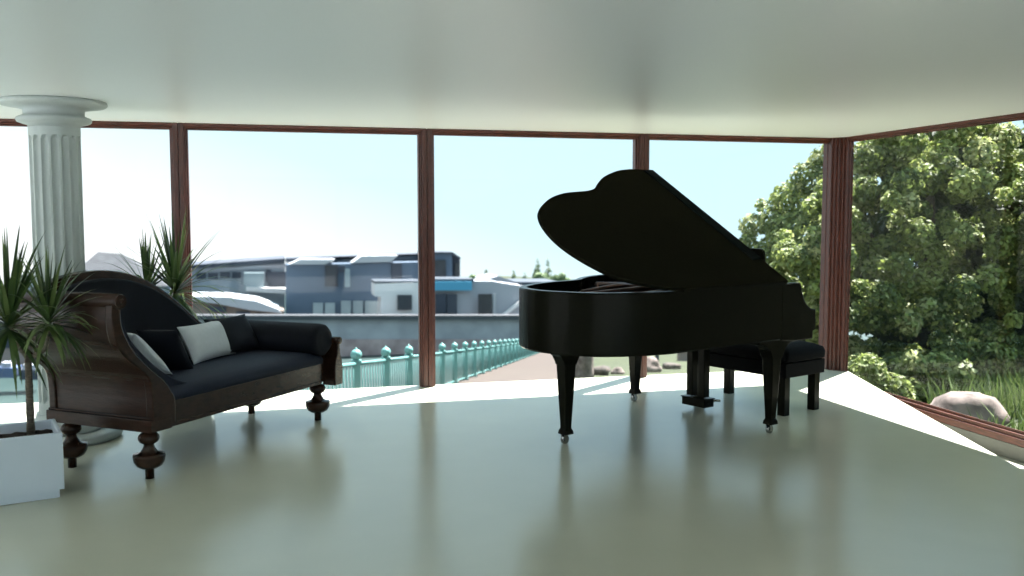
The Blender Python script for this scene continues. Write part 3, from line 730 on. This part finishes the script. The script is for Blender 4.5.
h2_ = bthing('gabled_house', 25, 330, 200, 'pale blue grey gabled house showing left of the column', 'building')
bpart('wall', M['shedwall'], h2_, [[(4,335),(44,335),(44,290),(30,277),(18,277),(4,290)]], 200, 12)
bpart('roof', M['rooftile'], h2_, [[(1,292),(18,279),(30,279),(47,292),(47,288),(31,275),(17,275),(1,288)]], 199, 14)
for k, (x0, x1, y, m, lb) in enumerate(((-4, 17, 372, 'bluetarp', 'moored blue hulled boat low on the harbour water at the planter'), (18, 42, 374, 'slated', 'moored dark hulled boat behind the dracaena trunk'))):
    bo = bthing('moored_boat', (x0+x1)/2, y+6, 150, lb, 'boat')
    bpart('hull', M[m], bo, [[(x0,y-4),(x0+2,y+6),(x1-2,y+6),(x1,y-4)]], 150, 3); bpart('cabin', M['lgrey'], bo, [(x0+5,y-9,x1-6,y-4)], 150.5, 2)
rr_ = bthing('row_house', 505, 286, 200, 'grey row house with flat roof just left of the piano', 'building')
bpart('wall', M['lgrey'], rr_, [[(484,300),(560,300),(560,284),(520,283),(510,280),(498,276),(484,280)]], 200, 10)
bpart('roof', M['roofg'], rr_, [(506,282,560,285)], 199, 12)

# ------------------------------------------------------------------ trees
def leaf_cloud(blobs, n, size, tones, seed, shell=.55, flat=None):
    r = np.random.default_rng(seed)
    C = np.array([b[0] for b in blobs]); Rr = np.array([b[1] for b in blobs]); wgt = Rr**2/np.sum(Rr**2)
    idx = r.choice(len(blobs), n, p=wgt)
    d = r.normal(size=(n, 3)); d /= np.linalg.norm(d, axis=1)[:, None]
    rad = Rr[idx]*(shell+(1-shell)*r.random(n)**.6)
    P = C[idx]+d*rad[:, None]
    nrm = d*.9+r.normal(size=(n, 3))*.55+np.array([0, 0, .35]); nrm /= np.linalg.norm(nrm, axis=1)[:, None]
    t = r.normal(size=(n, 3)); t -= nrm*np.sum(t*nrm, 1)[:, None]; t /= np.linalg.norm(t, axis=1)[:, None]
    b2 = np.cross(nrm, t); s = size*r.uniform(.65, 1.3, n)[:, None]
    V = np.empty((n, 4, 3)); V[:, 0] = P-t*s*.5; V[:, 1] = P+b2*s*.3+nrm*s*.06; V[:, 2] = P+t*s*.5; V[:, 3] = P-b2*s*.3+nrm*s*.06
    tn = np.array([hexc(*c)[:3] for c in tones]); bt_ = r.integers(0, len(tones), len(blobs))
    pick = np.where(r.random(n) < .5, bt_[idx], r.integers(0, len(tones), n))
    T = np.repeat(tn[pick]*r.uniform(.8, 1.2, n)[:, None], 4, axis=0)
    F_ = np.arange(n*4).reshape(n, 4)
    return V.reshape(-1, 3), F_.tolist(), T
def px_blob(x, y, r, dep):
    return (np.array(EYE+ray(x, y)*dep), r*dep/F_PX)
r3 = random.Random(21)
blobs = []
# silhouette bulges then an even cover of clumps at varied depth
for x, y, r, dep in ((752,226,13,15.6),(748,243,9,15.5),(762,205,7,15.6),(775,222,18,15.3),(790,200,20,15.2),(808,178,18,15),(822,160,14,15),(835,150,14,14.8),(800,240,34,15),(770,255,18,15.2),(780,290,30,15),(845,190,30,14.5),(870,158,22,14.4),(905,150,24,14.2),(760,300,22,15.2)):
    blobs.append(px_blob(x, y, r, dep))
for k in range(430):
    x = r3.uniform(775, 1130); y = r3.uniform(95, 415)
    if x < 880 and y < 150+ (880-x)*.75: continue
    if y > 372 and x > 955: continue
    if y > 330 and x < 815: continue
    blobs.append(px_blob(x, y, r3.uniform(8, 17), 13.2+abs(y-250)*.003+r3.uniform(-.7, 1.2)))
for k in range(34):
    blobs.append(px_blob(r3.uniform(850, 962), r3.uniform(362, 408), r3.uniform(12, 20), r3.uniform(11.6, 12.8)))
for k in range(26):
    blobs.append(px_blob(r3.uniform(940, 1110), r3.uniform(335, 380), r3.uniform(12, 20), r3.uniform(12.6, 13.6)))
V, Fc, T = leaf_cloud(blobs, 125000, .088, [(150,160,92),(120,134,72),(98,112,60),(168,172,120),(84,98,54),(136,150,80)], 5)
tbase = EYE+ray(930, 330)*15.3; tbase.z = ter(tbase.x, tbase.y)-.1
tr = thing('broadleaf_tree', tbase, 'huge bushy green tree filling the side window', 'tree')
tone_mesh('foliage', V, Fc, T, M['treeleaf'], tr, off=tbase)
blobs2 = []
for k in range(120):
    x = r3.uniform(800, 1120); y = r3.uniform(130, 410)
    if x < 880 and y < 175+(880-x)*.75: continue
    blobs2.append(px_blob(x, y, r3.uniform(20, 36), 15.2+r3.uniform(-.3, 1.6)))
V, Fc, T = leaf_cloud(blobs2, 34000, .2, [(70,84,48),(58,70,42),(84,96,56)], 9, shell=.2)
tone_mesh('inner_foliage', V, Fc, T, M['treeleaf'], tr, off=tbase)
q = MB()
for (ex, ey, dd, rr2) in ((790,230,15.3,.06),(850,200,15,.08),(930,170,15,.1),(800,300,15.2,.06)):
    e = EYE+ray(ex, ey)*dd; mid = tbase+(e-tbase)*.45+Vector((0,0,.5))
    q.tube([tuple(p) for p in (tbase+Vector((0,0,-.2)), tbase+Vector((0,0,.9)), mid, e)], [.26, .22, rr2*1.4, rr2*.4], 9)
q.build('trunk', M['treebark'], tr, off=tbase)
CONG = 'conifers beyond the harbour roofs'
for i, (x, yt, w, yb, lb) in enumerate(((486.5,269,5,300,'single small conifer standing by itself left of the flat roofs'),(513.5,271.5,3.5,300,'thin small conifer just left of the raised piano case'),(537,260,5,300,'left one of the two tall conifers above the piano tail'),(548,259,5,300,'right one of the two tall conifers above the piano tail'),(525,273,5,300,'short conifer between the flat roofs and the tall pair'))):
    Y = (255, 268, 244, 262, 280)[i]; b0 = at_y(x, yb, Y); top = at_y(x, yt, Y); hgt = top.z-b0.z; wr_ = w*Y/F_PX*1.5
    bl = []
    for k in range(14):
        t = k/13; bl.append((np.array((b0.x+r3.uniform(-.2,.2), b0.y, b0.z+hgt*(.12+.88*t))), max(.35, wr_*(1.35-1.2*t))*r3.uniform(.85,1.1)))
    V, Fc, T = leaf_cloud(bl, 700, .9, [(92,112,80),(110,128,92),(76,94,70)], 30+i, shell=.3)
    t_ = thing('conifer', b0, lb, 'tree', CONG)
    tone_mesh('crown', V, Fc, T, M['treeleaf'], t_, off=b0)
    q = MB(); q.tube([(0,0,-1),(0,0,hgt*.8)], [.4,.1], 8); q.build('trunk', M['treebark'], t_)
for i, (x, y, r, lb) in enumerate(((543,276,11,'round pale green bush under the two tall conifers'),(476,279,6,'low green bush at the edge of the white pavilion roof'),(562,278,9,'dull green bush half hidden by the piano tail'))):
    Y = (236, 226, 228)[i]; c_ = at_y(x, y+4, Y); bl = [(np.array(at_y(x+r3.uniform(-r,r)*.7, y+r3.uniform(-r*.3,r*.8), Y)), r*.5*Y/F_PX) for _ in range(8)]
    V, Fc, T = leaf_cloud(bl, 900, .8, [(128,148,104),(146,164,120),(108,128,90)], 50+i, shell=.3)
    tag(tone_mesh('round_bush', V, Fc, T, M['treeleaf'], None), lb, 'bush', 'bushes beyond the harbour roofs')
hill = MB(); hp = [(420,300),(470,288),(520,284),(580,286),(640,290),(700,300),(700,330),(420,330)]
px_poly(hill, hp, 258, 40); structure(hill.build('hill', M['terrain']), 'far green rise behind the harbour roofs', 'hill')

# grass on the bank outside the tree window (uncountable)
BX = EYE+ray(966, 425)*10.0; r4 = np.random.default_rng(4); V = []; Fc = []; T = []
gt = [np.array(hexc(*c)[:3]) for c in ((84,104,52),(70,88,42),(100,114,66),(58,76,38))]
for k in range(15000):
    x = 5.75+r4.random()*6.5; y = 5.6+r4.random()*9.0
    if x < .80*y or math.hypot(x-BX.x, y-BX.y) < .75: continue
    z = ter(x, y); hgt = r4.uniform(.12, .40)*(1+.5*max(0, min(1, (x-6.5)/2))); a = r4.random()*2*PI; w = .012
    lean = r4.normal(size=2)*.09; o = len(V)
    dx, dy = math.cos(a)*w, math.sin(a)*w
    V += [(x-dx,y-dy,z-.03),(x+dx,y+dy,z-.03),(x+lean[0]*.5+dx*.7,y+lean[1]*.5+dy*.7,z+hgt*.6),(x+lean[0]*.5-dx*.7,y+lean[1]*.5-dy*.7,z+hgt*.6),(x+lean[0]*1.3,y+lean[1]*1.3,z+hgt)]
    Fc += [(o,o+1,o+2,o+3),(o+3,o+2,o+4)]; T += [gt[r4.integers(0,4)]]*5
g = tone_mesh('grass', V, Fc, T, M['grass']); tag(g, 'long rough grass around the boulder outside the tree window', 'grass', None, 'stuff')

# ------------------------------------------------------------------ light
sun = bpy.data.lights.new('sun', 'SUN'); sun.energy = 16.0; sun.angle = R_(.4); sun.color = (1, .985, .955)
so_ = bpy.data.objects.new('sun', sun); COL.objects.link(so_)
sd_ = Vector((-1.0, -.78, -2.215)).normalized(); so_.rotation_euler = sd_.to_track_quat('-Z', 'Y').to_euler(); so_.location = (6, 9, 9)
w = bpy.data.worlds.new('sky'); SC.world = w; w.use_nodes = True; nt = w.node_tree
bgn = nt.nodes['Background']; tc = nt.nodes.new('ShaderNodeTexCoord'); sx = nt.nodes.new('ShaderNodeSeparateXYZ')
nt.links.new(tc.outputs['Generated'], sx.inputs[0])
ma = nt.nodes.new('ShaderNodeMath'); ma.operation = 'MULTIPLY_ADD'; ma.inputs[1].default_value = .35; ma.inputs[2].default_value = 0.1
nt.links.new(sx.outputs['X'], ma.inputs[0])
mb_ = nt.nodes.new('ShaderNodeMath'); mb_.operation = 'ADD'; nt.links.new(ma.outputs[0], mb_.inputs[0]); nt.links.new(sx.outputs['Z'], mb_.inputs[1])
rp_ = nt.nodes.new('ShaderNodeValToRGB'); nt.links.new(mb_.outputs[0], rp_.inputs[0])
e = rp_.color_ramp.elements; e[0].position = 0.03; e[0].color = (.66, .69, .70, 1); e[1].position = .7; e[1].color = (.33, .54, .66, 1)
k1 = e.new(.17); k1.color = (.43, .59, .64, 1); k2 = e.new(.38); k2.color = (.385, .56, .66, 1)
nt.links.new(rp_.outputs[0], bgn.inputs[0]); bgn.inputs[1].default_value = 1.0

# ------------------------------------------------------------------ camera
cam = bpy.data.cameras.new('camera'); co = bpy.data.objects.new('camera', cam); COL.objects.link(co)
cam.sensor_width = 36; cam.lens = F_PX/1024*36; cam.clip_start = .05; cam.clip_end = 1000
co.location = EYE; co.rotation_euler = FWD.to_track_quat('-Z', 'Y').to_euler()
cam.dof.use_dof = True; cam.dof.focus_distance = 6.4; cam.dof.aperture_fstop = (cam.lens/1000)/.017
SC.camera = co
vs = SC.view_settings; SC.display_settings.display_device = 'sRGB'
vs.view_transform = 'Standard'; vs.look = 'None'; vs.gamma = 1; vs.exposure = 0.87; vs.use_curve_mapping = False
